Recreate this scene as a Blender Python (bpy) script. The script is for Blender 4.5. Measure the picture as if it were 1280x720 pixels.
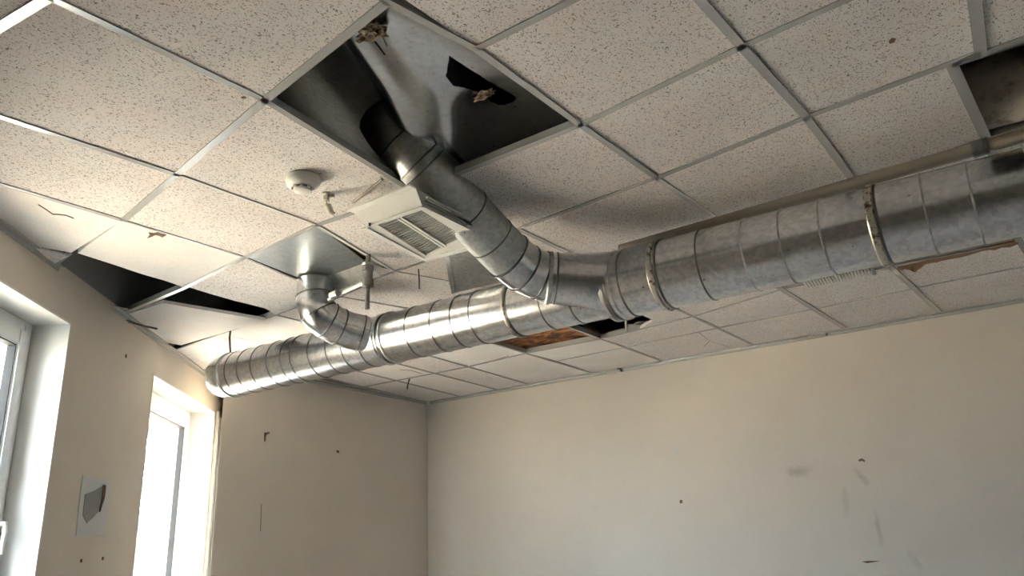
import bpy, bmesh, math, random
from mathutils import Vector, Matrix
random.seed(7)
D = bpy.data
scn = bpy.context.scene
col = scn.collection
for o in list(D.objects):
    D.objects.remove(o, do_unlink=True)

# ------------------------------------------------------------------ camera
EYE = 1.55            # camera height
ZC = 2.95             # underside of the suspended ceiling
ZD = 3.80             # underside of the concrete deck above it
F = 1037.5            # focal length in pixels of a 1280 x 720 frame
PITCH, ROLL, YAW = (math.radians(a) for a in (18.72, -2.07, 37.17))
def _axes():
    cp, sp = math.cos(PITCH), math.sin(PITCH)
    fw = Vector((0, cp, sp)); up = Vector((0, -sp, cp)); rt = Vector((1, 0, 0))
    cr, sr = math.cos(ROLL), math.sin(ROLL)
    rt, up = cr*rt + sr*up, -sr*rt + cr*up
    c, s = math.cos(YAW), math.sin(YAW)
    room = lambda d: Vector((d.x*c - d.y*s, d.x*s + d.y*c, d.z))
    return room(rt), room(up), room(fw)
RT, UP, FW = _axes()
cam = D.cameras.new('camera'); cam.sensor_width = 36; cam.lens = 36*F/1280; cam.clip_start = .05; cam.clip_end = 300
camo = D.objects.new('camera', cam); col.objects.link(camo)
m = Matrix((RT, UP, -FW)).transposed().to_4x4(); m.translation = (0, 0, EYE)
camo.matrix_world = m
scn.camera = camo

# ------------------------------------------------------------------ world, sun, exposure
w = D.worlds.new('sky'); scn.world = w; w.use_nodes = True
bg = w.node_tree.nodes['Background']
bg.inputs[0].default_value = (.60, .79, 1.0, 1); bg.inputs[1].default_value = 13.0
sun = D.lights.new('sun_offscreen', 'SUN'); sun.energy = 44; sun.angle = .009; sun.color = (1, .87, .74)
suno = D.objects.new('sun_offscreen', sun); col.objects.link(suno)
suno.rotation_euler = Vector((.45, -.40, -.80)).to_track_quat('-Z', 'Y').to_euler()
scn.view_settings.view_transform = 'Standard'; scn.view_settings.look = 'None'
scn.view_settings.gamma = 1; scn.view_settings.use_curve_mapping = False
scn.view_settings.exposure = 1.55

# ------------------------------------------------------------------ measuring helpers
def ray(x, y): return FW*F + RT*(x-640) - UP*(y-360)
def C(x, y, z=ZC):                       # the point of a level plane at height z
    d = ray(x, y); return Vector((d.x, d.y, d.z))*((z-EYE)/d.z) + Vector((0, 0, EYE))
def P2(x, y): p = C(x, y); return (p.x, p.y)
def proj(p):
    d = Vector(p) - Vector((0, 0, EYE)); k = d.dot(FW)
    return 640 + F*d.dot(RT)/k, 360 - F*d.dot(UP)/k

# walls in plan
WA, WB = Vector(P2(0, 280)), Vector(P2(267, 475.5))           # window wall
WU = (WB-WA).normalized(); WN = Vector((WU.y, -WU.x))         # along it / into the room
RA, RB = Vector(P2(535, 503)), Vector(P2(1280, 374))          # long plain wall
RU = (RB-RA).normalized(); RN = Vector((RU.y, -RU.x))         # into the room (towards -y)
BX = RA.x                                                      # back wall plane x = BX
def on_plane(x, y, a, n):
    d = ray(x, y); k = n.dot(a)/(n.x*d.x + n.y*d.y)
    return d*k + Vector((0, 0, EYE))
def wsz(x, y, off=0):
    p = on_plane(x, y, WA + WN*off, WN); return (Vector((p.x, p.y))-WA).dot(WU), p.z
def W3(s, off, z): q = WA + WU*s + WN*off; return Vector((q.x, q.y, z))
def rsz(x, y):
    p = on_plane(x, y, RA, RN); return (Vector((p.x, p.y))-RA).dot(RU), p.z
def R3(s, off, z): q = RA + RU*s + RN*off; return Vector((q.x, q.y, z))
def byz(x, y):
    d = ray(x, y); k = BX/d.x; return d.y*k, d.z*k + EYE

# ------------------------------------------------------------------ materials
MATS = {}
def mat(name, colr, rough=.6, metal=0., spec=.5):
    mt = D.materials.new(name); mt.use_nodes = True
    b = mt.node_tree.nodes['Principled BSDF']
    b.inputs['Base Color'].default_value = (*colr, 1); b.inputs['Roughness'].default_value = rough
    b.inputs['Metallic'].default_value = metal; b.inputs['Specular IOR Level'].default_value = spec
    MATS[name] = mt
    return mt, mt.node_tree, b
def N(nt, kind, **kw):
    n = nt.nodes.new(kind)
    for k, v in kw.items():
        if k in n.inputs.keys(): n.inputs[k].default_value = v
        else: setattr(n, k, v)
    return n
def pos(nt, scale=(1, 1, 1), rot=(0, 0, 0)):
    g = N(nt, 'ShaderNodeNewGeometry'); mp = N(nt, 'ShaderNodeMapping')
    mp.inputs['Scale'].default_value = scale; mp.inputs['Rotation'].default_value = rot
    nt.links.new(g.outputs['Position'], mp.inputs[0]); return mp.outputs[0]
def ramp(nt, src, stops):
    r = N(nt, 'ShaderNodeValToRGB'); e = r.color_ramp.elements
    while len(e) < len(stops): e.new(.5)
    for k, (p, c) in enumerate(stops):
        e[k].position = p; e[k].color = (*c, 1) if len(c) == 3 else c
    nt.links.new(src, r.inputs[0]); return r.outputs[0]
def g(v): return (v, v, v)
def mix(nt, fac, a, b, mode='MIX'):
    n = N(nt, 'ShaderNodeMix', data_type='RGBA', blend_type=mode)
    for s, v in ((n.inputs[0], fac), (n.inputs[6], a), (n.inputs[7], b)):
        if isinstance(v, (int, float)): s.default_value = v
        elif isinstance(v, tuple): s.default_value = (*v, 1)
        else: nt.links.new(v, s)
    return n.outputs[2]
def noise(nt, vec, scale, detail=3, rough=.55, dist=0.):
    n = N(nt, 'ShaderNodeTexNoise', Scale=scale, Detail=detail, Roughness=rough, Distortion=dist)
    nt.links.new(vec, n.inputs['Vector']); return n.outputs[0]
def bump(nt, b, h, strength, dist=.01):
    n = N(nt, 'ShaderNodeBump', Strength=strength, Distance=dist)
    nt.links.new(h, n.inputs['Height']); nt.links.new(n.outputs[0], b.inputs['Normal'])

# fissured mineral-fibre tile
def tile_mat(name, base, speck=1.0):
    mt, nt, b = mat(name, base, .9, 0, .2)
    v = pos(nt)
    wob = N(nt, 'ShaderNodeTexNoise', Scale=75., Detail=2.); nt.links.new(v, wob.inputs['Vector'])
    vv = N(nt, 'ShaderNodeVectorMath', operation='MULTIPLY_ADD')
    nt.links.new(wob.outputs['Color'], vv.inputs[0]); vv.inputs[1].default_value = (.022,)*3; nt.links.new(v, vv.inputs[2])
    pits = []
    for sc, rot, stretch in ((120., .5, (1, .55, 1)), (125., 2.1, (1, .5, 1)), (170., 1.2, (1, .7, 1)), (150., 2.9, (1, .6, 1))):
        mp = N(nt, 'ShaderNodeMapping'); mp.inputs['Rotation'].default_value = (0, 0, rot); mp.inputs['Scale'].default_value = stretch
        nt.links.new(vv.outputs[0], mp.inputs[0])
        vo = N(nt, 'ShaderNodeTexVoronoi', Scale=sc); nt.links.new(mp.outputs[0], vo.inputs['Vector'])
        thr = N(nt, 'ShaderNodeMath', operation='MULTIPLY'); nt.links.new(vo.outputs['Color'], thr.inputs[0]); thr.inputs[1].default_value = .37
        df = N(nt, 'ShaderNodeMath', operation='SUBTRACT'); nt.links.new(thr.outputs[0], df.inputs[0]); nt.links.new(vo.outputs['Distance'], df.inputs[1])
        sm = N(nt, 'ShaderNodeMapRange'); nt.links.new(df.outputs[0], sm.inputs[0])
        sm.inputs[1].default_value = -.01; sm.inputs[2].default_value = .06
        pits.append(sm.outputs[0])
    mx = pits[0]
    for p in pits[1:]:
        q = N(nt, 'ShaderNodeMath', operation='MAXIMUM'); nt.links.new(mx, q.inputs[0]); nt.links.new(p, q.inputs[1]); mx = q.outputs[0]
    tone = ramp(nt, noise(nt, v, 2.2, 4), [(.35, tuple(c*.86 for c in base)), (.62, base)])
    tone = mix(nt, ramp(nt, noise(nt, v, 5.5, 2), [(.42, g(0)), (.62, g(.45))]), tone, (base[0]*1.0, base[1]*.92, base[2]*.89))
    fac = N(nt, 'ShaderNodeMath', operation='MULTIPLY'); nt.links.new(mx, fac.inputs[0]); fac.inputs[1].default_value = .80*speck
    nt.links.new(mix(nt, fac.outputs[0], tone, (.13, .125, .115)), b.inputs['Base Color'])
    inv = N(nt, 'ShaderNodeMath', operation='SUBTRACT'); inv.inputs[0].default_value = 1; nt.links.new(mx, inv.inputs[1])
    bump(nt, b, inv.outputs[0], .5*speck, .004)
    return mt
tile_mat('tile', (.80, .765, .745)); tile_mat('tile_smooth', (.82, .795, .775), .25)

def galv(name, base, rough=(.20, .28), spangle=.22):
    mt, nt, b = mat(name, base, .3, 1.0)
    v = pos(nt)
    vo = N(nt, 'ShaderNodeTexVoronoi', Scale=62.); nt.links.new(v, vo.inputs['Vector'])
    sp = N(nt, 'ShaderNodeRGBToBW'); nt.links.new(vo.outputs['Color'], sp.inputs[0])
    tone = ramp(nt, sp.outputs[0], [(.2, tuple(c*(1-spangle) for c in base)), (.8, base)])
    tone = mix(nt, ramp(nt, noise(nt, v, 30., 4, .7), [(.50, g(0)), (.75, g(.35))]), tone, tuple(c*.55 for c in base))
    tone = mix(nt, ramp(nt, noise(nt, v, 4., 2, .4), [(.45, g(0)), (.80, g(.30))]), tone, tuple(c*.66 for c in (base[0], base[1]*.97, base[2]*.90)))
    spots = ramp(nt, noise(nt, v, 60., 2, .5), [(.725, g(0)), (.76, g(.8))])
    tone = mix(nt, spots, tone, (.09, .07, .055))
    nt.links.new(tone, b.inputs['Base Color'])
    b.inputs['Roughness'].default_value = (rough[0]+rough[1])/2
    return mt
galv('galv', (.78, .80, .82)); galv('galv_dull', (.56, .58, .57), (.32, .5), .2); galv('galv_dark', (.30, .32, .31), (.35, .55))
galv('sheet_metal', (.66, .69, .70), (.18, .26), .10); galv('panel_metal', (.70, .74, .76), (.30, .38), .12)
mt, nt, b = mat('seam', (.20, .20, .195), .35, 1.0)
mt, nt, b = mat('band', (.60, .57, .48), .38, .9)
nt.links.new(ramp(nt, noise(nt, pos(nt), 40., 4, .7), [(.52, (.60, .57, .49)), (.62, (.12, .08, .05))]), b.inputs['Base Color'])

def wall_mat(name, base, stains=()):
    mt, nt, b = mat(name, base, .75, 0, .3)
    v = pos(nt)
    tone = ramp(nt, noise(nt, v, 1.1, 4, .6), [(.3, tuple(c*.90 for c in base)), (.7, base)])
    tone = mix(nt, ramp(nt, noise(nt, v, 14., 4, .7), [(.60, g(0)), (.8, g(.30))]), tone, tuple(c*.75 for c in base))
    for (p, ax, half, depth) in stains:      # soft scuffs: centre, stretch direction, half sizes
        gm = N(nt, 'ShaderNodeNewGeometry'); sb = N(nt, 'ShaderNodeVectorMath', operation='SUBTRACT')
        nt.links.new(gm.outputs['Position'], sb.inputs[0]); sb.inputs[1].default_value = p
        a1 = N(nt, 'ShaderNodeVectorMath', operation='DOT_PRODUCT'); nt.links.new(sb.outputs[0], a1.inputs[0]); a1.inputs[1].default_value = Vector(ax[0])/half[0]
        a2 = N(nt, 'ShaderNodeVectorMath', operation='DOT_PRODUCT'); nt.links.new(sb.outputs[0], a2.inputs[0]); a2.inputs[1].default_value = Vector(ax[1])/half[1]
        cb = N(nt, 'ShaderNodeCombineXYZ'); nt.links.new(a1.outputs['Value'], cb.inputs[0]); nt.links.new(a2.outputs['Value'], cb.inputs[1])
        ln = N(nt, 'ShaderNodeVectorMath', operation='LENGTH'); nt.links.new(cb.outputs[0], ln.inputs[0])
        ad = N(nt, 'ShaderNodeMath', operation='MULTIPLY_ADD'); nt.links.new(noise(nt, v, 22., 3), ad.inputs[0]); ad.inputs[1].default_value = .9; nt.links.new(ln.outputs['Value'], ad.inputs[2])
        tone = mix(nt, ramp(nt, ad.outputs[0], [(.55, g(depth)), (1., g(0))]), tone, (.16, .125, .085))
    nt.links.new(tone, b.inputs['Base Color'])
    bump(nt, b, noise(nt, v, 55., 3), .10, .01)
    return mt
WALLC = (.74, .675, .59)
def rscuff(x0, y0, x1, y1, wd, depth):
    s0, z0 = rsz(x0, y0); s1, z1 = rsz(x1, y1)
    c = R3((s0+s1)/2, 0, (z0+z1)/2); ax = (R3(s1, 0, z1)-R3(s0, 0, z0)); L = ax.length/2; ax.normalize()
    n3 = Vector((RN.x, RN.y, 0)); return (tuple(c), (ax, ax.cross(n3)), (L*1.6, wd*1.6), depth)
wall_mat('wall_paint', WALLC)
wall_mat('wall_paint_long', WALLC, [rscuff(975, 588, 1022, 590, .045, .30), rscuff(1066, 582, 1090, 612, .03, .26),
     rscuff(1092, 630, 1104, 690, .022, .24), rscuff(1054, 595, 1060, 660, .03, .14), rscuff(1132, 686, 1160, 720, .035, .16)])
mat('reveal_white', (.77, .765, .74), .55, 0, .4); mat('pvc', (.82, .83, .84), .32, 0, .5)
mat('bar_white', (.52, .52, .505), .26, .30, .5)
mt, nt, b = mat('bar_worn', (.66, .65, .62), .5, 0, .4)
nt.links.new(ramp(nt, noise(nt, pos(nt), 24., 4, .7), [(.60, (.66, .65, .62)), (.74, (.40, .33, .25))]), b.inputs['Base Color'])
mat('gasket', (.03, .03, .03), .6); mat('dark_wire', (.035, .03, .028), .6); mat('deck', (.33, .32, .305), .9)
mat('vent_white', (.76, .76, .73), .42, 0, .45);
mat('slat_grey', (.20, .20, .195), .45, .2); mat('slat_light', (.26, .26, .255), .45); mat('cream', (.74, .70, .58), .45); mat('plastic_white', (.80, .79, .73), .4)
mat('floor', (.60, .56, .52), .5); mat('chrome', (.62, .62, .60), .25, 1.)
mat('patch', (.62, .64, .65), .7); mat('patch_grey', (.24, .245, .25), .8); mat('cable_brown', (.26, .22, .18), .6)
mt, nt, b = mat('rust', (.40, .17, .06), .85)
nt.links.new(ramp(nt, noise(nt, pos(nt), 9., 5, .65, .6), [(.36, (.02, .012, .008)), (.50, (.20, .07, .025)), (.62, (.52, .22, .075))]), b.inputs['Base Color'])
mt, nt, b = mat('old_cream', (.50, .44, .36), .7)
nt.links.new(ramp(nt, noise(nt, pos(nt), 7., 5, .7), [(.36, (.20, .14, .10)), (.52, (.66, .59, .50))]), b.inputs['Base Color'])
mt, nt, b = mat('insulation', (.42, .30, .19), .95)
nt.links.new(ramp(nt, noise(nt, pos(nt), 40., 4, .7), [(.4, (.10, .05, .025)), (.6, (.55, .42, .30))]), b.inputs['Base Color'])
mat('wool_grey', (.50, .50, .50), .95); mat('torn_brown', (.17, .10, .06), .95)
mt, nt, b = mat('pipe_beige', (.34, .305, .25), .5, .1)
mt, nt, b = mat('grass_dry', (.62, .52, .36), .95)
nt.links.new(ramp(nt, noise(nt, pos(nt), .6, 6, .7), [(.35, (.38, .33, .24)), (.6, (.66, .55, .42))]), b.inputs['Base Color'])
mat('bark', (.12, .10, .085), .9); mat('render_white', (.82, .82, .80), .8); mat('roof_tile', (.35, .18, .13), .8); mat('house_brown', (.30, .25, .21), .9); mat('hedge', (.16, .15, .09), .95)
mt = D.materials.new('glass'); mt.use_nodes = True; nt = mt.node_tree; MATS['glass'] = mt
for n in list(nt.nodes):
    if n.type == 'BSDF_PRINCIPLED': nt.nodes.remove(n)
tr = N(nt, 'ShaderNodeBsdfTransparent'); gl = N(nt, 'ShaderNodeBsdfGlossy'); gl.inputs['Roughness'].default_value = .02
fr0 = N(nt, 'ShaderNodeLayerWeight', Blend=.5); pw = N(nt, 'ShaderNodeMath', operation='POWER'); nt.links.new(fr0.outputs['Facing'], pw.inputs[0]); pw.inputs[1].default_value = 5.
fr = N(nt, 'ShaderNodeMath', operation='MULTIPLY_ADD'); nt.links.new(pw.outputs[0], fr.inputs[0]); fr.inputs[1].default_value = .8; fr.inputs[2].default_value = .035
mx = N(nt, 'ShaderNodeMixShader')
tr.inputs[0].default_value = (.94, .96, .96, 1)
nt.links.new(fr.outputs[0], mx.inputs[0]); nt.links.new(tr.outputs[0], mx.inputs[1]); nt.links.new(gl.outputs[0], mx.inputs[2])
nt.links.new(mx.outputs[0], nt.nodes['Material Output'].inputs[0])

# ------------------------------------------------------------------ mesh helpers
class MB:
    def __init__(s): s.v = []; s.f = []
    def add(s, vs, fs):
        k = len(s.v); s.v += [Vector(p) for p in vs]; s.f += [tuple(i+k for i in f) for f in fs]; return s
    def hexa(s, a):      # eight corners: bottom four then top four
        return s.add(a, [(3, 2, 1, 0), (4, 5, 6, 7), (0, 1, 5, 4), (1, 2, 6, 5), (2, 3, 7, 6), (3, 0, 4, 7)])
    def box(s, lo, hi):
        (a, b, c), (d, e, f) = lo, hi
        return s.hexa([(a, b, c), (d, b, c), (d, e, c), (a, e, c), (a, b, f), (d, b, f), (d, e, f), (a, e, f)])
    def obox(s, o, ux, uy, uz):     # corner + three edge vectors
        o, ux, uy, uz = map(Vector, (o, ux, uy, uz))
        return s.hexa([o, o+ux, o+ux+uy, o+uy, o+uz, o+ux+uz, o+ux+uy+uz, o+uy+uz])
    def wbox(s, s0, s1, o0, o1, z0, z1):   # box on the window wall
        return s.hexa([W3(s0, o0, z0), W3(s1, o0, z0), W3(s1, o1, z0), W3(s0, o1, z0), W3(s0, o0, z1), W3(s1, o0, z1), W3(s1, o1, z1), W3(s0, o1, z1)])
    def prism(s, poly, thick, d=(0, 0, 1)):   # poly of 3-D points, extruded along d
        n = len(poly); d = Vector(d)*thick; P = [Vector(p) for p in poly]
        return s.add(P+[p+d for p in P], [tuple(range(n))[::-1], tuple(range(n, 2*n))]+[(i, (i+1) % n, n+(i+1) % n, n+i) for i in range(n)])
    def tube(s, path, rad, seg=24, cap=(True, True), up=(0, 0, 1)):
        P = [Vector(p) for p in path]; n = len(P)
        R = rad if isinstance(rad, (list, tuple)) else [rad]*n
        T = [(P[min(i+1, n-1)]-P[max(i-1, 0)]).normalized() for i in range(n)]
        ref = Vector(up)
        if abs(ref.dot(T[0])) > .95: ref = Vector((0, 1, 0))
        u = (ref - T[0]*ref.dot(T[0])).normalized(); k = len(s.v)
        for i in range(n):
            u = (u - T[i]*u.dot(T[i])).normalized(); w_ = T[i].cross(u)
            for j in range(seg):
                a = 2*math.pi*j/seg; s.v.append(P[i] + (u*math.cos(a) + w_*math.sin(a))*R[i])
        for i in range(n-1):
            for j in range(seg):
                j2 = (j+1) % seg; s.f.append((k+i*seg+j, k+i*seg+j2, k+(i+1)*seg+j2, k+(i+1)*seg+j))
        if cap[0]: s.f.append(tuple(k+j for j in range(seg))[::-1])
        if cap[1]: s.f.append(tuple(k+(n-1)*seg+j for j in range(seg)))
        return s
    def build(s, name, m, parent=None, smooth=False, bevel=0):
        me = D.meshes.new(name); c = sum(s.v, Vector())/max(1, len(s.v))
        if parent is None: base = Vector((c.x, c.y, min(p.z for p in s.v)))
        else: base = c
        me.from_pydata([p-base for p in s.v], [], s.f); me.update()
        bm = bmesh.new(); bm.from_mesh(me); bmesh.ops.recalc_face_normals(bm, faces=bm.faces)
        if bevel: bmesh.ops.bevel(bm, geom=[e for e in bm.edges if e.is_manifold and e.calc_face_angle(0) > .6], offset=bevel, segments=2, affect='EDGES', clamp_overlap=True)
        bm.to_mesh(me); bm.free()
        if smooth:
            me.polygons.foreach_set('use_smooth', [True]*len(me.polygons)); me.set_sharp_from_angle(angle=math.radians(38))
        me.materials.append(MATS[m])
        o = D.objects.new(name, me); col.objects.link(o)
        o.location = base
        if parent is not None: setparent(o, parent)
        return o
ROOTLOC = {}
def setparent(o, p):
    o.parent = p; w_ = Vector(); q = p
    while q is not None: w_ += q.location; q = q.parent
    o.location = Vector(o.location) - w_
def empty(name, loc, kind=None):
    o = D.objects.new(name, None); col.objects.link(o); o.location = loc; o.empty_display_size = .1
    if kind: o['kind'] = kind
    return o
def tag(o, label, cat, group=None):
    o['label'] = label; o['category'] = cat
    if group: o['group'] = group
    return o
def thing(name, label, cat, loc, group=None): return tag(empty(name, loc), label, cat, group)
def struct(o, label=None):
    o['kind'] = 'structure'
    if label: o['label'] = label
    return o
def ring(name, centre, axis, R, r, m, parent, w_=None, seg=40):
    axis = Vector(axis).normalized(); u = Vector((0, 0, 1)); u = (u-axis*u.dot(axis)).normalized(); v = axis.cross(u)
    mb = MB(); half = (w_ or 2*r)/2
    prof = [(-half, -.002), (-half*.55, r), (half*.55, r), (half, -.002)]
    for j in range(seg):
        a = 2*math.pi*j/seg; e = u*math.cos(a)+v*math.sin(a)
        for (q, h) in prof: mb.v.append(Vector(centre)+axis*q+e*(R+h))
    for j in range(seg):
        j2 = (j+1) % seg
        for q in range(3): mb.f.append((j*4+q, j*4+q+1, j2*4+q+1, j2*4+q))
        mb.f.append((j*4+3, j*4, j2*4, j2*4+3))
    return mb.build(name, m, parent, True)

# ------------------------------------------------------------------ floor, walls, deck
XE, YS = 2.9, -3.4
wend = wsz(281, 486)[0]                         # where the window wall runs in behind the back wall's edge
BY0 = byz(283, 452)[0]                          # free edge of the back wall
s_south = (YS-WA.y)/WU.y
pS = WA+WU*s_south
fl = MB(); corner_n = WA+WU*wend
rE = RA+RU*((XE-RA.x)/RU.x)
outline = [Vector((pS.x, YS)), Vector((XE, YS)), Vector((XE, rE.y)), Vector((BX, RA.y)), Vector((BX, BY0)), corner_n]
big = [(-7.5, YS-.3), (XE+.3, YS-.3), (XE+.3, 6.4), (-7.5, 6.4)]
fl.prism([(p.x, p.y, -.1) for p in outline], .1)
struct(fl.build('floor', 'floor'), 'bare floor of the empty room')
deck = MB().prism([(x, y, ZD) for x, y in big], .2).build('ceiling', 'deck')
struct(deck, 'suspended tile ceiling with missing tiles below a dark deck')
T = .42
HEAD, SILL = EYE+1.185, .85
OPEN = [(-.40, .695), (1.77, 3.02)]
ww = MB(); z0 = -.1; ZU = ZC+.02
edges = [s_south] + [q for o in OPEN for q in o] + [wend+.25]
for k in range(0, len(edges), 2): ww.wbox(edges[k], edges[k+1], -T, 0, z0, ZU)
for a, b_ in OPEN:
    ww.wbox(a, b_, -T, 0, z0, SILL); ww.wbox(a, b_, -T, 0, HEAD, ZU)
struct(ww.build('wall_left', 'wall_paint'), 'beige window wall with deep window openings')
cn2 = corner_n+WU*.2
bw = MB().prism([(BX, BY0, z0), (BX, RA.y, z0), (BX-.25, RA.y, z0), (BX-.25, BY0+.75, z0), (cn2.x, cn2.y, z0), (corner_n.x, corner_n.y, z0)], ZU-z0)
struct(bw.build('wall_back', 'wall_paint', None, False, .006), 'short beige end wall beside the window')
rw = MB().prism([R3(-.3, 0, z0), R3((XE-RA.x)/RU.x+.2, 0, z0), R3((XE-RA.x)/RU.x+.2, -.25, z0), R3(-.3, -.25, z0)], ZU-z0)
struct(rw.build('wall_right', 'wall_paint_long'), 'long beige plain wall with scuffs')
struct(MB().box((XE, YS, z0), (XE+.25, rE.y, ZU)).build('wall_front', 'wall_paint'))
struct(MB().box((pS.x, YS-.25, z0), (XE+.25, YS, ZU)).build('wall_rear', 'wall_paint'))

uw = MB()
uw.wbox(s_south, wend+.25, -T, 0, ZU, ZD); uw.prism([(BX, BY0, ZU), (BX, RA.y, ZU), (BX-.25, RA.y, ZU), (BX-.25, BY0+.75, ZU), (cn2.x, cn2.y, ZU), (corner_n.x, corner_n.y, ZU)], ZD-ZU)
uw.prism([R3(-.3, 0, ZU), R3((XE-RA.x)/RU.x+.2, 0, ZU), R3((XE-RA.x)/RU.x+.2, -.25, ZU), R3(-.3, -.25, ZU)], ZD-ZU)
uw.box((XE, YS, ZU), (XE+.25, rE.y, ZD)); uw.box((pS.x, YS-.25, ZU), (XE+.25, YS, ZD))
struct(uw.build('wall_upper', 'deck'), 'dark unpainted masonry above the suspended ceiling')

# ------------------------------------------------------------------ suspended ceiling: tiles and grid bars
def clip(poly, a, n, eps=0.):      # keep the side n points to
    out = []; L = len(poly)
    for i in range(L):
        p, q = poly[i], poly[(i+1) % L]; dp = (Vector(p[:2])-a).dot(n)-eps; dq = (Vector(q[:2])-a).dot(n)-eps
        if dp >= 0: out.append(p)
        if dp*dq < 0:
            t = dp/(dp-dq); out.append(tuple(p[k]+(q[k]-p[k])*t for k in range(len(p))))
    return out
def clip_room(poly):
    poly = clip(poly, WA, WN, .004)
    if len(poly) > 2: poly = clip(poly, RA, RN, .004)
    if len(poly) > 2 and max(p[1] for p in poly) > BY0+.15: poly = clip(poly, Vector((BX, 0)), Vector((1, 0)), .004)
    return poly
INSET = 0.
def tile(poly, m='tile', z=None, th=.018, doclip=True, name='ceiling_tile'):
    poly = [tuple(p) if len(p) == 3 else (p[0], p[1], ZC+.005) for p in poly]
    if doclip: poly = clip_room(poly)
    if len(poly) < 3: return None
    ar = abs(sum(poly[i][0]*poly[(i+1) % len(poly)][1]-poly[(i+1) % len(poly)][0]*poly[i][1] for i in range(len(poly))))/2
    if ar < .004: return None
    if INSET:
        cx, cy = sum(p[0] for p in poly)/len(poly), sum(p[1] for p in poly)/len(poly)
        poly = [(p[0]+(cx-p[0])*INSET/max(.1, math.hypot(p[0]-cx, p[1]-cy)), p[1]+(cy-p[1])*INSET/max(.1, math.hypot(p[0]-cx, p[1]-cy)), p[2]) for p in poly]
    dz = random.uniform(-.0015, .0015) if z is None else z
    return MB().prism([(p[0], p[1], p[2]+dz) for p in poly], th).build(name, m, deck)
def bar(p, q, m='bar_white', wd=.024, z=ZC, trim=True):
    a, b_ = Vector((*p, 0)), Vector((*q, 0)); d = (b_-a)
    if trim:
        c_ = clip([(a.x, a.y), (b_.x, b_.y)], WA, WN, .002)
        t0, t1 = 0., 1.
        for (o, n) in ((WA, WN), (RA, RN)):
            da = (Vector(p)-o).dot(n)-.004; db = (Vector(q)-o).dot(n)-.004
            if da < 0 and db < 0: return None
            if da*db < 0:
                t = da/(da-db)
                if da < 0: t0 = max(t0, t)
                else: t1 = min(t1, t)
        if max(a.y, b_.y) > BY0+.1:
            da, db = a.x-BX-.004, b_.x-BX-.004
            if da < 0 and db < 0: return None
            if da*db < 0:
                t = da/(da-db)
                if da < 0: t0 = max(t0, t)
                else: t1 = min(t1, t)
        a, b_ = a+d*t0, a+d*t1; d = b_-a
    L = d.length
    if L < .03: return None
    d.normalize(); n = Vector((-d.y, d.x, 0)); o = Vector((a.x, a.y, z))
    mb = MB().obox(o-n*wd/2, d*L, n*wd, (0, 0, .004)); mb.obox(o-n*.002+Vector((0, 0, .004)), d*L, n*.004, (0, 0, .03))
    return mb.build('grid_bar', m, deck)

# nodes of the near grid: columns run away from the viewer, rows run along the room
def nd(x, y): return P2(x, y)
XB = dict(Bz=.92, Ba=.36, B0=-.23, B1=-.69, B2=-1.285, B3=-1.99, B4=-2.6, B5=-3.13, B6=-3.76, B7=-4.35, B8=-4.95, B9=-5.5)
YA = dict(Am=-1.1, An=-.5, A0=.12, A1=.74, A2=1.33, A3=2.08, A4=2.68, A5=3.22, A6=3.86)
OV = {('A2', 'B2'): nd(484, 3), ('A2', 'B3'): nd(331, 126), ('A2', 'B4'): nd(221, 219), ('A2', 'B5'): nd(154, 276),
      ('A3', 'B5'): nd(306, 322), ('A3', 'B4'): nd(396, 282), ('A3', 'B2'): nd(726, 157), ('A3', 'B3'): nd(517, 240),
      ('A4', 'B2'): nd(821, 223), ('A5', 'B2'): nd(902, 278), ('A3', 'B1'): nd(927, 59), ('A4', 'B1'): nd(1008, 147), ('A5', 'B1'): nd(1070, 231),
      ('A4', 'B4'): nd(493, 340), ('A4', 'B6'): nd(345, 394), ('A4', 'B0'): nd(1190, 82), ('A5', 'B0'): nd(1233, 174),
      ('A4', 'B5'): nd(413, 369), ('A4', 'B7'): (-4.3, 2.76), ('A4', 'B8'): (-4.95, 2.78), ('A3', 'B6'): nd(229, 361), ('A3', 'B7'): nd(150, 394),
      ('A1', 'B3'): (-1.95, .69), ('A1', 'B2'): (-1.3, .62), ('A1', 'B4'): nd(-120, 107), ('A1', 'B5'): nd(-90, 204), ('A2', 'B6'): nd(62, 345)}
def n_(r, c):
    if (r, c) in OV: return OV[r, c]
    return (XB[c], YA[r])
def quad(r0, r1, c0, c1, m='tile'): return tile([n_(r0, c0), n_(r0, c1), n_(r1, c1), n_(r1, c0)], m)
# left of column B2
lc = ['B2', 'B3', 'B4', 'B5', 'B6', 'B7', 'B8', 'B9']
for i, (r0, r1) in enumerate((('Am', 'An'), ('An', 'A0'), ('A0', 'A1'), ('A1', 'A2'))):
    for c0, c1 in zip(lc, lc[1:]):
        if (r0, c0) in (('A1', 'B5'), ('A1', 'B6')): continue
        quad(r0, r1, c0, c1)
quad('A2', 'A3', 'B3', 'B4'); quad('A2', 'A3', 'B4', 'B5')
quad('A4', 'A5', 'B4', 'B5'); quad('A4', 'A5', 'B5', 'B6'); quad('A4', 'A5', 'B6', 'B7', 'tile_smooth'); quad('A4', 'A5', 'B7', 'B8', 'tile_smooth'); quad('A4', 'A5', 'B8', 'B9')
tile([n_('A3', 'B4'), (-2.15, n_('A3', 'B3')[1]), (-2.15, 2.52), (-2.02, 2.56), n_('A4', 'B3'), n_('A4', 'B4')])
tile([n_('A3', 'B2'), (-1.915, n_('A3', 'B3')[1]+.0), (-1.945, 2.50), (-2.01, 2.54), n_('A4', 'B3'), n_('A4', 'B2')])
quad('A4', 'A5', 'B2', 'B3'); quad('A4', 'A5', 'B3', 'B4')
for c0, c1 in zip(lc, lc[1:]): quad('A5', 'A6', c0, c1)
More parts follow.
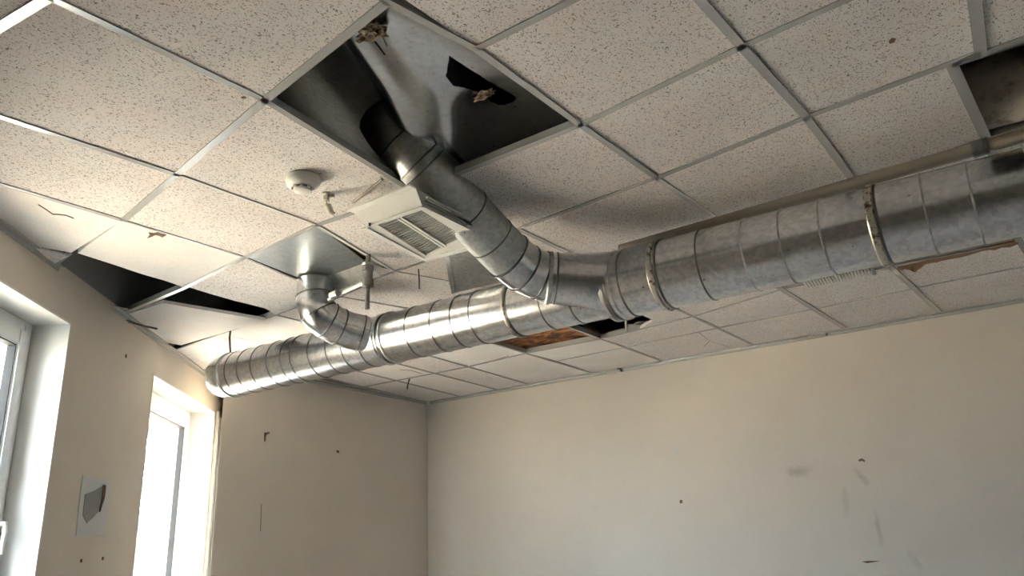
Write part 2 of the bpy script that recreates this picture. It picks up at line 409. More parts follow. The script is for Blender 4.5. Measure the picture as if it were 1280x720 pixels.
# broken tiles by the window wall
tile([nd(-90, 203), nd(154, 276), nd(89, 317), nd(43, 309), nd(10, 300), nd(-60, 240)], 'tile_smooth')
tile([(*nd(45, 309), ZC-.004), (*nd(86, 317), ZC-.012), (*nd(67, 330), ZC-.002)], 'tile', 0, .008, True, 'tile_fragment')
tile([nd(154, 276), nd(306, 322), nd(231, 361), nd(205, 352), nd(180, 345), nd(150, 335), nd(97, 318), nd(112, 306)], 'tile_smooth')
tile([nd(306, 323), n_('A4', 'B5'), n_('A4', 'B6'), nd(330, 386), nd(290, 376), nd(262, 368), nd(233, 359)], 'tile')
tile([(*nd(152, 396), ZC+.004), (*nd(204, 378), ZC-.004), (*nd(332, 398), ZC-.012), (*nd(287, 414), ZC+.002), (*nd(226, 432), ZC+.002), (*nd(190, 425), ZC+.002)], 'tile_smooth', 0)
# right of column B2
YR = [-1.1, -.5, .1, .62, 1.10, nd(595, 62)[1]]
prev = None
rows_r = [[(x, y) for x in (XB['B2'], XB['B1'], XB['B0'], XB['Ba'], XB['Bz'], 1.5, 2.2, XE-.01)] for y in YR]
xs = [XB['B2'], XB['B1'], XB['B0'], XB['Ba'], XB['Bz'], 1.5, 2.2, XE-.01]
rows_r[5][0] = nd(595, 62)
rows_r.append([n_('A3', 'B2'), n_('A3', 'B1'), nd(1210, -67), *[(x, 2.02) for x in xs[3:]]])
r4up = [n_('A4', 'B2'), n_('A4', 'B1'), nd(1226, 66), *[(x, 2.54) for x in xs[3:]]]
rows_r.append(r4up)
for ra, rb in zip(rows_r, rows_r[1:]):
    for k in range(7):
        if ra is rows_r[0] and k < 0: continue
        tile([ra[k], ra[k+1], rb[k+1], rb[k]])
r4 = [n_('A4', 'B2'), n_('A4', 'B1'), n_('A4', 'B0'), *[(x, 2.54) for x in xs[3:]]]
r5 = [n_('A5', 'B2'), n_('A5', 'B1'), n_('A5', 'B0'), *[(x, 3.2) for x in xs[3:]]]
for k in range(7):
    if k != 2: tile([r4[k], r4[k+1], r5[k+1], r5[k]])
r6 = [(x, 3.86) for x in xs]
for k in range(7): tile([r5[k], r5[k+1], r6[k+1], r6[k]])
# beyond the duct
FX = [('L0', nd(1275, 303), (-.28, 5.6)), ('L1', nd(1112, 333), nd(1175, 391)), ('L2', nd(977, 362), nd(1056, 411)), ('L3', nd(866, 396), nd(940, 431)),
      ('L4', nd(751, 424), nd(825, 451)), ('L5', nd(657, 442), nd(740, 467)), ('L6', nd(585, 459), nd(662, 481)), ('L7', nd(543, 467), nd(620, 487)), ('L8', nd(495, 476), nd(576, 496)), ('L9', nd(455, 484), nd(535, 503))]
far_l = [(a, b_) for _, a, b_ in FX]
f3 = [nd(1290, 332), nd(1146, 360), nd(1021, 386), nd(899, 410), nd(783, 434), nd(695, 452)]
def up_to(a, b_, y):               # the column line a->b carried back to depth y
    t = (y-a[1])/(b_[1]-a[1]); return (a[0]+(b_[0]-a[0])*t, y)
def beyond(a, b_): return (b_[0]+(b_[0]-a[0])*.15, b_[1]+(b_[1]-a[1])*.15)
INSET = .006
for k in range(9):
    (a0, b0), (a1, b1) = far_l[k], far_l[k+1]
    u0, u1 = up_to(a0, b0, 3.86), up_to(a1, b1, 3.86)
    m_ = 'tile_smooth' if k in (4, 5, 7) else 'tile'
    if k < 5:
        if k == 2:        # cracked tile: two pieces along the break
            tile([a0, a1, f3[3], f3[2]])
            brk = [nd(873, 415), nd(887, 426), nd(912, 434)]
            e0 = (f3[2][0], f3[2][1])
            tile([f3[2], nd(873, 415), nd(887, 426), nd(910, 435), beyond(a0, b0)])
            tile([nd(873, 415), f3[3], beyond(a1, b1), nd(910, 437), nd(886, 428)], 'tile', -.003)
        else:
            tile([a0, a1, f3[k+1], f3[k]], m_); tile([f3[k], f3[k+1], beyond(a1, b1), beyond(a0, b0)], m_)
    else: tile([a0, a1, beyond(a1, b1), beyond(a0, b0)], m_)
    if k == 0:   # torn edge
        tile([u0, u1, (a1[0], a1[1]-.10), *[(a1[0]+(a0[0]-a1[0])*t, a1[1]-.10+random.uniform(-.02, .02)) for t in (.15, .3, .45, .55, .7, .85)], (a0[0], a0[1]-.08)])
    elif k == 3: tile([u0, nd(782, 386), nd(818, 402), nd(800, 412), nd(840, 402), a0], 'tile', 0)
    elif k == 4: pass
    elif k == 1: tile([u0, u1, nd(968, 328), nd(1080, 300)], 'tile')
    else: tile([u0, u1, a1, a0], m_)
INSET = 0.
xr = far_l[0][0][0]
tile([(xr, 3.86), (XE-.01, 3.86), (XE-.01, 4.6), far_l[0][0]]); tile([far_l[0][0], (XE-.01, 4.6), (XE-.01, 5.9), (xr, 5.6)])

# grid bars: long runners along the columns, short cross bars along the rows
def runner(pts, m='bar_white', **k):
    for p, q in zip(pts, pts[1:]): bar(p, q, m, **k)
for c in lc[1:4]:
    runner([n_(r, c) for r in ('Am', 'An', 'A0', 'A1', 'A2')])
runner([n_('A2', 'B3'), n_('A3', 'B3')]); runner([n_('A4', 'B3'), n_('A5', 'B3'), n_('A6', 'B3')])
runner([n_('A2', 'B4'), n_('A3', 'B4'), n_('A4', 'B4'), n_('A5', 'B4'), n_('A6', 'B4')], 'bar_worn', wd=.016)
runner([n_('A2', 'B5'), n_('A3', 'B5'), n_('A4', 'B5'), n_('A5', 'B5'), n_('A6', 'B5')], 'bar_white', wd=.012)
runner([n_('A4', 'B6'), n_('A5', 'B6'), n_('A6', 'B6')], wd=.012)
runner([(XB['B2'], -1.1), (XB['B2'], -.5), (XB['B2'], .1), (XB['B2'], .62), n_('A2', 'B2'), nd(595, 62), n_('A3', 'B2'), n_('A4', 'B2'), n_('A5', 'B2'), n_('A6', 'B2')])
for c, k in (('B1', 1),):
    runner([r[k] for r in rows_r]+[n_('A5', c), n_('A6', c)], 'bar_white', wd=.028)
runner([r[2] for r in rows_r], wd=.034); runner([n_('A4', 'B0'), n_('A5', 'B0'), (-.25, 3.86)], wd=.034)
for k in (3, 4, 5, 6): runner([r[k] for r in rows_r[:-1]]+[r4[k], r5[k], r6[k]])
for r in ('An', 'A0', 'A1'): runner([n_(r, c) for c in lc], wd=.030)
runner([n_('A2', c) for c in ('B2', 'B3', 'B4', 'B5')], wd=.028)
bar(nd(86, 317), nd(64, 334), wd=.028)
runner([n_('A3', c) for c in ('B4', 'B5', 'B6', 'B7')])
bar(n_('A3', 'B2'), (-1.92, n_('A3', 'B3')[1])); bar((-2.14, n_('A3', 'B3')[1]), n_('A3', 'B4'))
runner([n_('A4', c) for c in ('B2', 'B3', 'B4')], wd=.020); runner([n_('A4', c) for c in ('B4', 'B5', 'B6', 'B7', 'B8')], wd=.012)
runner([n_('A5', c) for c in lc])
for r in rows_r[:7]: runner(r)
runner(r4up[:3], wd=.026); runner(r4[2:], wd=.026); runner(r5); runner([(xr-.0, 3.86)]+[(x, 3.86) for x in xs[3:]])
for k, (a, b_) in enumerate(far_l): bar(up_to(a, b_, 3.86), beyond(a, b_), 'bar_white', wd=.030 if k < 3 else .016)
runner([p[0] for p in far_l], wd=.015); runner(f3, wd=.012)

# wall angles around the ceiling
def trim(name, p0, p1, n3):
    p0, p1 = Vector((*p0, ZC)), Vector((*p1, ZC)); n3 = Vector((*n3, 0)); L = p1-p0
    mb = MB().obox(p0+n3*.001+Vector((0, 0, -.003)), L, n3*.028, (0, 0, .005)); mb.obox(p0+n3*.001+Vector((0, 0, -.022)), L, n3*.006, (0, 0, .019))
    return struct(mb.build(name, 'bar_white'), 'thin metal wall angle under the tile edge')
a_, b_ = WA+WU*(s_south+.05), WA+WU*(wsz(72, 338)[0]); trim('trim_1', a_, b_, WN)
a_, b_ = WA+WU*(wsz(140, 398)[0]), WA+WU*(wend-.03); trim('trim_2', a_, b_, WN)
trim('trim_3', RA+RU*.03, RA+RU*((XE-RA.x)/RU.x-.03), RN)
trim('trim_4', (BX, RA.y-.03), (BX, BY0+.02), (1, 0))

# ------------------------------------------------------------------ windows
def window(k, s0, s1, side):
    rd = .17; t = empty('window_%d' % k, W3((s0+s1)/2, -rd, SILL), 'structure'); t['label'] = 'white framed casement window in a deep reveal'
    L = .010
    for nm, a in (('reveal_lining', (s1-L, s1, -rd, .002, SILL, HEAD)), ('reveal_lining', (s0, s0+L, -rd, .002, SILL, HEAD)), ('reveal_lining', (s0+L, s1-L, -rd, .002, HEAD-L, HEAD))):
        MB().wbox(*a).build(nm, 'reveal_white', t)
    for a in ((s1-L, s1, -T-.002, -rd-.06, SILL, HEAD), (s0, s0+L, -T-.002, -rd-.06, SILL, HEAD), (s0+L, s1-L, -T-.002, -rd-.06, HEAD-L, HEAD)):
        MB().wbox(*a).build('outer_reveal', 'render_white', t)
    MB().wbox(s0+L, s1-L, -T-.03, -rd-.06, SILL, SILL+.02).build('outer_sill', 'galv_dull', t)
    MB().wbox(s0+L, s1-L, -rd, .045, SILL, SILL+.03).build('window_sill', 'reveal_white', t, False, .004)
    a, b_, c, d = s0+L, s1-L, SILL+.03, HEAD-L; fw_ = .065
    for q in ((a, a+fw_, c, d), (b_-fw_, b_, c, d), (a+fw_, b_-fw_, d-fw_, d), (a+fw_, b_-fw_, c, c+fw_)):
        MB().wbox(q[0], q[1], -rd-.06, -rd, q[2], q[3]).build('frame', 'pvc', t, False, .004)
    a, b_, c, d = a+fw_-.012, b_-fw_+.012, c+fw_-.012, d-fw_+.012; sw = .075
    sash = None
    for i, q in enumerate(((a, a+sw, c, d), (b_-sw, b_, c, d), (a+sw, b_-sw, d-sw, d), (a+sw, b_-sw, c, c+sw))):
        o = MB().wbox(q[0], q[1], -rd-.045, -rd+.018, q[2], q[3]).build('sash', 'pvc', t, False, .007)
        if i == 1: sash = o
    g_ = .006
    for q in ((a+sw-g_, a+sw+g_, c+sw, d-sw), (b_-sw-g_, b_-sw+g_, c+sw, d-sw), (a+sw, b_-sw, d-sw-g_, d-sw+g_), (a+sw, b_-sw, c+sw-g_, c+sw+g_)):
        MB().wbox(q[0], q[1], -rd-.03, -rd+.008, q[2], q[3]).build('gasket', 'gasket', t)
    MB().wbox(a+sw-.01, b_-sw+.01, -rd-.02, -rd-.014, c+sw-.01, d-sw+.01).build('pane', 'glass', t)
    zh = EYE+.26; hs = b_-sw/2
    MB().wbox(hs-.014, hs+.014, -rd+.018, -rd+.03, zh-.035, zh+.035).build('handle_plate', 'pvc', sash, False, .005)
    mb = MB().tube([W3(hs, -rd+.02, zh), W3(hs, -rd+.062, zh), W3(hs, -rd+.066, zh-.03), W3(hs, -rd+.062, zh-.125)], [.010, .012, .011, .008], 10)
    mb.build('handle', 'pvc', sash, True)
    return t
for k, (a, b_) in enumerate(OPEN): window(k+1, a, b_, 0)
# vertical casing strip right of the far window
mb = MB().wbox(3.05, 3.075, .001, .022, .0, HEAD+.01); struct(mb.build('trim_5', 'bar_worn', None, False, .003), 'narrow vertical strip beside the far window')
mb = MB().wbox(3.095, 3.17, .001, .035, .0, HEAD-.03); struct(mb.build('trim_6', 'bar_worn', None, False, .008), 'white vertical casing board beside the far window')

# ------------------------------------------------------------------ main spiral duct
ZA = 2.67
axL, axR = C(335, 458.5, ZA), C(1160, 267.5, ZA)
DU = (axR-axL).normalized(); DN = Vector((DU.y, -DU.x, 0))      # DN points to the viewer's side
def ax(px, off=0.):              # the point of the axis seen at picture column px
    lo, hi = -1.5, 6.
    for _ in range(50):
        mid = (lo+hi)/2
        if proj(axL+DU*mid)[0] < px: lo = mid
        else: hi = mid
    return axL+DU*lo
RL, RR = .126, .143
duct = thing('spiral_duct', 'long galvanised spiral duct hung under the ceiling from the window corner along the long wall', 'duct', axL.copy())
p_end, p_wye, p_col = ax(272), ax(762), ax(833)
sec1 = MB().tube([ax(293), p_wye], RL, 64, (False, True)).build('duct_section', 'galv', duct, True)
mb = MB()
q0 = ax(293); prof = [(0, 1), (.05, .995), (.09, .96), (.125, .86), (.15, .70), (.162, .45), (.166, .0)]
mb.tube([q0-DU*a for a, _ in prof], [max(.001, RL*r) for _, r in prof], 64, (False, True)); mb.build('end_cap', 'galv', duct, True)
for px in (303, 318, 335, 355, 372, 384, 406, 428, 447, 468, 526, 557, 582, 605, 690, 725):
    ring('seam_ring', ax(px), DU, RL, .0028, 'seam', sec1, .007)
for px, wd, m_ in ((293, .016, 'galv_dull'), (485, .020, 'galv'), (494, .018, 'galv_dull'), (647, .020, 'band')):
    ring('collar', ax(px), DU, RL, .007, m_, sec1, wd)
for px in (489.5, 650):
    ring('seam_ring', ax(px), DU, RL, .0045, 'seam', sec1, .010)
sec2 = MB().tube([ax(766), p_col, XE_ := axL+DU*((XE-.02-axL.x)/DU.x)], [RR, RR, RR], 64, (True, True)).build('duct_section', 'galv', duct, True)
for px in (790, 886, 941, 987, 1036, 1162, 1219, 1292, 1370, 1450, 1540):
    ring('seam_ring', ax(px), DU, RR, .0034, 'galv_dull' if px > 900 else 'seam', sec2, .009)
for px, wd, m_ in ((767, .024, 'galv_dull'), (778, .018, 'galv'), (829, .030, 'band'), (1098, .034, 'band')):
    ring('collar', ax(px), DU, RR, .008, m_, sec2, wd)
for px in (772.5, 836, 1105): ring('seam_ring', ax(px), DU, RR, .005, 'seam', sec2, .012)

# branch: from the open ceiling bay down into the wye
def path_smooth(pts, n=10):
    P = [Vector(p) for p in pts]; P = [P[0]*2-P[1]]+P+[P[-1]*2-P[-2]]; out = []
    for i in range(1, len(P)-2):
        for k in range(n):
            t = k/n; a, b2, c, d = P[i-1:i+3]
            out.append(.5*((2*b2)+(c-a)*t+(2*a-5*b2+4*c-d)*t*t+(3*b2-a-3*c+d)*t**3))
    out.append(P[-2]); return out
br = thing('branch_duct', 'dull round branch duct dropping out of the open ceiling bay into the spiral duct', 'duct', C(600, 285, 2.78))
RBn = .102
bp = [C(480, 148, 3.20), C(497, 172, 3.11), C(545, 222, 2.975), C(599, 282, 2.862), C(636, 320, 2.775)]
sm = path_smooth(bp, 8)
straight = MB().tube(sm, RBn, 40).build('duct_section', 'galv_dull', br, True)
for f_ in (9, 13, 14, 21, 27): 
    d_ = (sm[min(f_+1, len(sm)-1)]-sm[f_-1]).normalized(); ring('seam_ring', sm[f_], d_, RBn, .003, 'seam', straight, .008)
elb = [sm[-1], C(655, 335, 2.74), C(675, 344, 2.72)]
ep = path_smooth([sm[-2], *elb, C(692, 349, 2.705)], 4)[4:]
el = MB().tube(ep, RBn*1.02, 40).build('elbow', 'galv', br, True)
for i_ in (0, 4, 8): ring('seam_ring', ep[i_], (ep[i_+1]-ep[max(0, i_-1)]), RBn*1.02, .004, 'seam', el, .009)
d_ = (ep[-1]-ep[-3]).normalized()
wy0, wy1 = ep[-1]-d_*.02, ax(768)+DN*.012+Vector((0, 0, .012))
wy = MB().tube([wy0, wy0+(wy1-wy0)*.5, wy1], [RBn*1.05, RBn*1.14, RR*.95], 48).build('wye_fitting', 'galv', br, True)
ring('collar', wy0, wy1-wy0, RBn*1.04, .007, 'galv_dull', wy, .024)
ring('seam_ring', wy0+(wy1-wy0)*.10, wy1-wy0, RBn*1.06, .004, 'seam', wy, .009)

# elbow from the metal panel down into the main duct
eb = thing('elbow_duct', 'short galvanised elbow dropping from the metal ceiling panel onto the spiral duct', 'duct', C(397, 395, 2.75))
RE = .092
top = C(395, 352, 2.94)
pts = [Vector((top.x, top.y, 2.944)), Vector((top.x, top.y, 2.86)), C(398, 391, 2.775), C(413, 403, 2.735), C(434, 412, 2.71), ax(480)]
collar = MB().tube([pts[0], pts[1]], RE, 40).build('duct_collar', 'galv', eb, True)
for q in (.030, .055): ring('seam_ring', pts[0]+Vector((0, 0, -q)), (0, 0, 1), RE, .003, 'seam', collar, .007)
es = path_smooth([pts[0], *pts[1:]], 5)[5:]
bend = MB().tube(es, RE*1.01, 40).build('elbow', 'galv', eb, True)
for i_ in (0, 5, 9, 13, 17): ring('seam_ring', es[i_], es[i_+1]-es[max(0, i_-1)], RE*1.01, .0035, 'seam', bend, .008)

# galvanised panel in the ceiling bay above it
pan = thing('duct_cover_sheet', 'flat galvanised sheet panel filling one ceiling bay beside the smoke detector', 'panel', C(385, 325))
A_, B_, C_, D_ = n_('A3', 'B5'), n_('A3', 'B4'), n_('A4', 'B4'), n_('A4', 'B5')
def lerp(p, q, t): return (p[0]+(q[0]-p[0])*t, p[1]+(q[1]-p[1])*t)
cut0, cut1 = nd(389, 354), nd(458, 329)
MB().prism([(*A_, ZC+.004), (*B_, ZC+.004), (*cut1, ZC+.004), (*cut0, ZC+.004)], .003).build('sheet', 'panel_metal', pan)
fold = MB(); e0, e1 = Vector((*cut0, ZC+.004)), Vector((*cut1, ZC+.004)); dd = Vector((.02, .07, -.055))
fold.prism([e0, e1, e1+dd, e0+dd], .002, (0, .3, 1)); fold.build('folded_edge', 'galv_dull', pan)
tile([cut0, cut1, n_('A4', 'B4'), n_('A4', 'B5')], 'tile')

# second galvanised box behind the branch
bx = thing('plenum_box', 'greenish galvanised box between the branch duct and the ceiling vent', 'duct box', C(590, 340, 2.85))
q = [C(557, 319, 2.93), C(603, 309, 2.93), C(640, 350, 2.86), C(566, 367, 2.86)]
MB().prism(q, .07, (0.1, .35, .6)).build('box_shell', 'galv_dull', bx, False, .004)
MB().obox(C(557, 319, 2.93)+Vector((-.004, -.004, -.004)), C(566, 367, 2.86)-C(557, 319, 2.93), (.03, -.004, 0), (0, .004, .006)).build('flange', 'galv_dull', bx)

# ------------------------------------------------------------------ ceiling vent
vt = thing('air_vent', 'white boxed ceiling vent with black louvred grille, hanging crooked beside the branch duct', 'vent', C(530, 280, 2.9))
ZV = 2.80; ZL = 2.872
TL, TR, BR, BL = C(458, 283, ZV), C(528, 258, ZV), C(613, 300, ZV), C(532, 323, ZV)
lt = [C(441, 265, ZL), C(519, 234, ZL)]
top_ = [lt[0], lt[1], Vector((BR.x+.0, BR.y-.02, ZV+.022)), Vector((BL.x-.02, BL.y+.01, ZL))]
GL = [C(472, 281, ZV), C(527, 263, ZV), C(580, 296, ZV), C(533, 320, ZV)]
sh = MB(); v_ = [TL, TR, BR, BL]+top_+GL
sh.add(v_, [(0, 1, 5, 4), (1, 2, 6, 5), (2, 3, 7, 6), (3, 0, 4, 7), (0, 8, 9, 1), (1, 9, 10, 2), (2, 10, 11, 3), (3, 11, 8, 0)])
upv = [p+Vector((0, 0, .012)) for p in GL]; k0 = len(sh.v); sh.add(upv, [])
for i in range(4): sh.f.append((8+i, 8+(i+1) % 4, k0+(i+1) % 4, k0+i))
sh.build('housing', 'vent_white', vt)
# lip strip, bright bottom rim and side rail
def strip(p, q, wd, th, m, parent, name, up=(0, 0, 1)):
    p, q = Vector(p), Vector(q); d = q-p; n = d.normalized().cross(Vector(up)).normalized()
    return MB().obox(p-n*wd/2, d, n*wd, Vector(up)*th).build(name, m, parent)
strip(lt[0]+Vector((0, -.012, -.004)), lt[1]+Vector((0, -.012, -.004)), .030, .006, 'vent_white', vt, 'flange')
strip(TR+Vector((.012, .0, .012)), BR+Vector((.012, .02, .012)), .010, .008, 'slat_grey', vt, 'rail')
strip(TR+Vector((.022, .0, .026)), BR+Vector((.022, .02, .026)), .008, .006, 'vent_white', vt, 'rail')
strip(BL+Vector((-.015, .006, -.006)), BR+Vector((.03, .012, -.006)), .03, .006, 'vent_white', vt, 'flange')
strip(TL+Vector((-.010, .0, -.005)), BL+Vector((-.012, .0, -.005)), .022, .005, 'vent_white', vt, 'flange')
strip(TL+Vector((0, 0, -.004)), TR+Vector((0, 0, -.004)), .014, .004, 'vent_white', vt, 'flange')
xa, xb, ya, yb = TL.x+.03, TR.x-.17, lt[0].y+.16, BL.y-.02
MB().box((xa, ya, ZL-.012), (xb, yb, ZC+.004)).build('neck', 'galv_dull', vt)
MB().prism([p+Vector((0, 0, -.002)) for p in top_], .002).build('back_panel', 'galv_dull', vt)
def gp(a, b2, z=0.): return GL[0]*(1-a)*(1-b2)+GL[1]*a*(1-b2)+GL[2]*a*b2+GL[3]*(1-a)*b2+Vector((0, 0, z))
for lo, hi in ((.03, .42), (.56, .97)):
    for i in range(20):
        t = .03+.94*i/19; p, q = gp(lo, t, .002), gp(hi, t, .002); d = q-p; n = Vector((-d.y, d.x, 0)).normalized()
        MB().obox(p, d, n*.0032, n*-.001+Vector((0, 0, .0035))).build('slat', 'slat_light', vt)
for a in (.455, .525):
    strip(gp(a, .01, -.001), gp(a, .99, -.001), .010, .010, 'vent_white', vt, 'divider')
for px in ((462, 279), (610, 299)):
    c = C(*px, ZV+.004); MB().tube([c, c+Vector((0, 0, -.012))], [.005, .004], 10).build('screw', 'dark_wire', vt)

# ------------------------------------------------------------------ smoke detector and the broken fitting beside it
c = C(379, 222, ZC+.004)
sd = thing('smoke_detector', 'round cream smoke detector on a ceiling tile', 'smoke detector', c)
def lathe(c, prof, seg=40):
    mb = MB()
    for r, z in prof:
        for j in range(seg): a = 2*math.pi*j/seg; mb.v.append(Vector(c)+Vector((r*math.cos(a), r*math.sin(a), z)))
    for i in range(len(prof)-1):
        for j in range(seg): j2 = (j+1) % seg; mb.f.append((i*seg+j, i*seg+j2, (i+1)*seg+j2, (i+1)*seg+j))
    mb.f.append(tuple(range(seg))); mb.f.append(tuple((len(prof)-1)*seg+j for j in range(seg))); return mb
lathe(c, [(.062, 0), (.064, -.010), (.063, -.014)]).build('base', 'plastic_white', sd, True)
lathe(c, [(.063, -.014), (.064, -.020), (.058, -.033), (.046, -.040), (.036, -.041)]).build('body', 'plastic_white', sd, True)
lathe(c, [(.034, -.036), (.033, -.050)]).build('sensor_mesh', 'slat_grey', sd, True)
for k in range(8):
    a = 2*math.pi*k/8; e = Vector((math.cos(a), math.sin(a), 0)); n = Vector((-e.y, e.x, 0))
    MB().obox(c+e*.028-n*.005+Vector((0, 0, -.052)), e*.012, n*.010, (0, 0, .014)).build('rib', 'plastic_white', sd)
lathe(c, [(.034, -.050), (.032, -.056), (.018, -.060), (.006, -.061)]).build('cap', 'plastic_white', sd, True)
c = C(408, 242, ZC+.004)
bf = thing('broken_ceiling_fitting', 'small broken cream fitting dangling from a tile beside the smoke detector', 'fitting', c)
lathe(c, [(.017, 0), (.017, -.006), (.012, -.010), (.012, -.026), (.015, -.030), (.010, -.036)], 20).build('stub', 'cream', bf, True)
MB().tube([c+Vector((0, 0, -.03)), c+Vector((.005, .004, -.05)), c+Vector((.012, .012, -.066)), c+Vector((.03, .02, -.085))], .0022, 8).build('wire', 'dark_wire', bf, True)
MB().tube([c+Vector((.0, .0, -.044)), c+Vector((.006, .006, -.05)), c+Vector((.016, .014, -.085)), c+Vector((.016, .014, -.090))], [.004, .013, .013, .006], 14).build('tag', 'cream', bf, True)
MB().tube([c+Vector((-.004, .016, .001)), c+Vector((.012, .030, .001))], .009, 8).build('chipped_hole', 'torn_brown', bf)
# thin cable lying across the tile
tag(MB().tube([C(441, 253, ZC-.001), C(452, 245, ZC-.005), C(466, 234, ZC-.006), C(478, 224, ZC-.001)], .0055, 10).build('cable', 'cable_brown', None, True),
    'short beige cable clipped across the tile by the vent corner', 'cable')

# ------------------------------------------------------------------ valve pipe beside the elbow
vp = thing('valve_pipe', 'thin steel pipe with a grey valve standing between elbow and spiral duct', 'pipe', C(459, 360, 2.8))
vx = C(460, 345, 2.85)
MB().tube([Vector((vx.x, vx.y, ZC+.006)), Vector((vx.x, vx.y, 2.69))], .011, 14).build('riser', 'slat_grey', vp, True)
lathe(vx+Vector((0, 0, .045)), [(.022, 0), (.026, -.004), (.026, -.020), (.022, -.024), (.022, -.058), (.027, -.063), (.027, -.095), (.018, -.102)], 20).build('valve_body', 'slat_grey', vp, True)
lathe(vx+Vector((0, 0, .062)), [(.027, 0), (.031, -.004), (.027, -.014)], 20).build('valve_wheel', 'galv_dull', vp, True)
MB().tube([vx+Vector((0, 0, -.028)), C(413, 371, 2.80)+Vector((-.03, .02, 0))], .0135, 16).build('side_pipe', 'chrome', vp, True)
cc = C(416, 369, 2.80); dd = (vx+Vector((0, 0, -.028))-cc).normalized()
MB().tube([cc-dd*.01, cc+dd*.03], .018, 16).build('coupling', 'galv_dull', vp, True)

# ------------------------------------------------------------------ beige pipe above the main duct, old duct in the right bay
pl, pr = C(776, 312, 2.90), C(1228, 184, 2.87)
bp_ = thing('beige_pipe', 'long beige pipe squeezed between ceiling and spiral duct', 'pipe', pl)
MB().tube([pl, pr], .024, 20).build('pipe_run', 'pipe_beige', bp_, True)
e_ = pr+(pr-pl).normalized()*.14
MB().tube([pr-(pr-pl).normalized()*.03, pr+(pr-pl).normalized()*.02], .030, 20).build('coupling', 'galv_dark', bp_, True)
MB().tube([pr, pr+(pr-pl).normalized()*1.2], .024, 20).build('pipe_run', 'pipe_beige', bp_, True)
od = thing('old_duct', 'stained cream duct lying above the missing tile at the far end of the beige pipe', 'duct', (.1, 3.1, 3.05))
o0, o1 = Vector((-.60, 3.07, 3.09)), Vector((1.4, 3.20, 3.09))
MB().tube([o0, o1], .125, 40).build('duct_section', 'old_cream', od, True)
for t in (.12, .3, .6): ring('seam_ring', o0+(o1-o0)*t, o1-o0, .125, .004, 'torn_brown', od, .012)
mb = MB().tube([(-.5, 2.72, 3.24), (1.3, 2.80, 3.24)], .03, 16)
tag(mb.build('plenum_conduit', 'galv_dark', None, True), 'dark conduit above the missing tile beside the old cream duct', 'conduit')

# ------------------------------------------------------------------ plenum duct above the open bay
pd = thing('plenum_duct', 'torn sheet metal duct seen above the open ceiling bay', 'duct', (-1.4, 1.8, 3.17))
hole = [nd_ for nd_ in [C(562, 66, 3.17), C(600, 84, 3.17), C(646, 113, 3.17), C(640, 121, 3.17), C(626, 126, 3.17), C(612, 121, 3.17), C(604, 108, 3.17), C(580, 99, 3.17), C(566, 96, 3.17), C(557, 87, 3.17)]]
def inside(x, y, P):
    r = False; n = len(P)
    for i in range(n):
        a, b2 = P[i], P[(i+1) % n]
        if (a.y > y) != (b2.y > y) and x < (b2.x-a.x)*(y-a.y)/(b2.y-a.y)+a.x: r = not r
    return r
mb = MB(); nx, ny = 250, 300; X0, X1, Y0, Y1 = -2.06, -.9, 1.15, 2.75
idx = {}
def left_edge(y): return -1.83-(y-1.48)*.36
def sheet_z(u, x, y):
    z = 3.17-.16*(y-1.6)
    if u < .12: z += (.12-u)**2*7.0               # rolled-up left edge
    z += .016*math.sin(x*8+y*3)*math.sin(y*5.3+1)+.008*math.sin(13*x-6*y)+.010*math.exp(-((u-.14-.05*(y-1.6))/.05)**2)-.008*math.exp(-((u-.24+.04*math.sin(y*6))/.05)**2)
    dx, dy = x+1.93, y-2.05; r_ = math.hypot(dx*1.0, dy*.9)
    z -= .075*math.exp(-(r_/.20)**2)               # pulled down around the branch collar
    z += .07*math.exp(-(((x+1.60)/.16)**2+((y-2.10)/.15)**2))
    return z
for j in range(ny+1):
    y = Y0+(Y1-Y0)*j/ny; xl = left_edge(y)-.02
    for i in range(nx+1):
        x = xl+(X1-xl)*i/nx; idx[i, j] = len(mb.v); mb.v.append(Vector((x, y, sheet_z(x-xl, x, y))))
for j in range(ny):
    for i in range(nx):
        c = (mb.v[idx[i, j]]+mb.v[idx[i+1, j+1]])/2
        if not inside(c.x, c.y, hole): mb.f.append((idx[i, j], idx[i+1, j], idx[i+1, j+1], idx[i, j+1]))
mb.build('bottom_sheet', 'sheet_metal', pd, True)
MB().box((-2.0, Y0, 3.42), (X1, Y1, 3.43)).build('top_sheet', 'galv_dull', pd)
MB().prism([(left_edge(Y0)-.02, Y0, 3.33), (left_edge(Y1)-.02, Y1, 3.12), (left_edge(Y1)-.75, Y1, 3.46), (left_edge(Y0)-.75, Y0, 3.66)], .004).build('side_sheet', 'galv_dull', pd)
MB().box((X1, Y0, 3.15), (X1+.01, Y1, 3.41)).build('side_sheet', 'galv_dull', pd)
MB().box((-1.95, Y0-.01, 3.20), (X1, Y0, 3.41)).build('side_sheet', 'galv_dull', pd)
MB().box((-2.2, Y1, 3.12), (X1, Y1+.01, 3.41)).build('side_sheet', 'galv_dull', pd)
def clump(name, px, z, r, m, parent=None, flat=.35, n=26):
    c = C(*px, z); bm = bmesh.new(); bmesh.ops.create_icosphere(bm, subdivisions=3, radius=1)
    mb = MB()
    for v in bm.verts:
        k = 1+.55*math.sin(v.co.x*5+px[0])*math.sin(v.co.y*6+px[1])+.25*math.sin(v.co.z*9+v.co.x*7)
        mb.v.append(c+Vector((v.co.x*r[0]*k, v.co.y*r[1]*k, v.co.z*r[0]*flat*k)))
    mb.f = [tuple(v.index for v in f.verts) for f in bm.faces]; bm.free()
    return mb.build(name, m, parent)
tag(clump('insulation_scrap', (464, 40), 3.15, (.045, .035), 'insulation'), 'ragged brown insulation scrap hanging at the bay corner of the torn sheet metal', 'insulation')
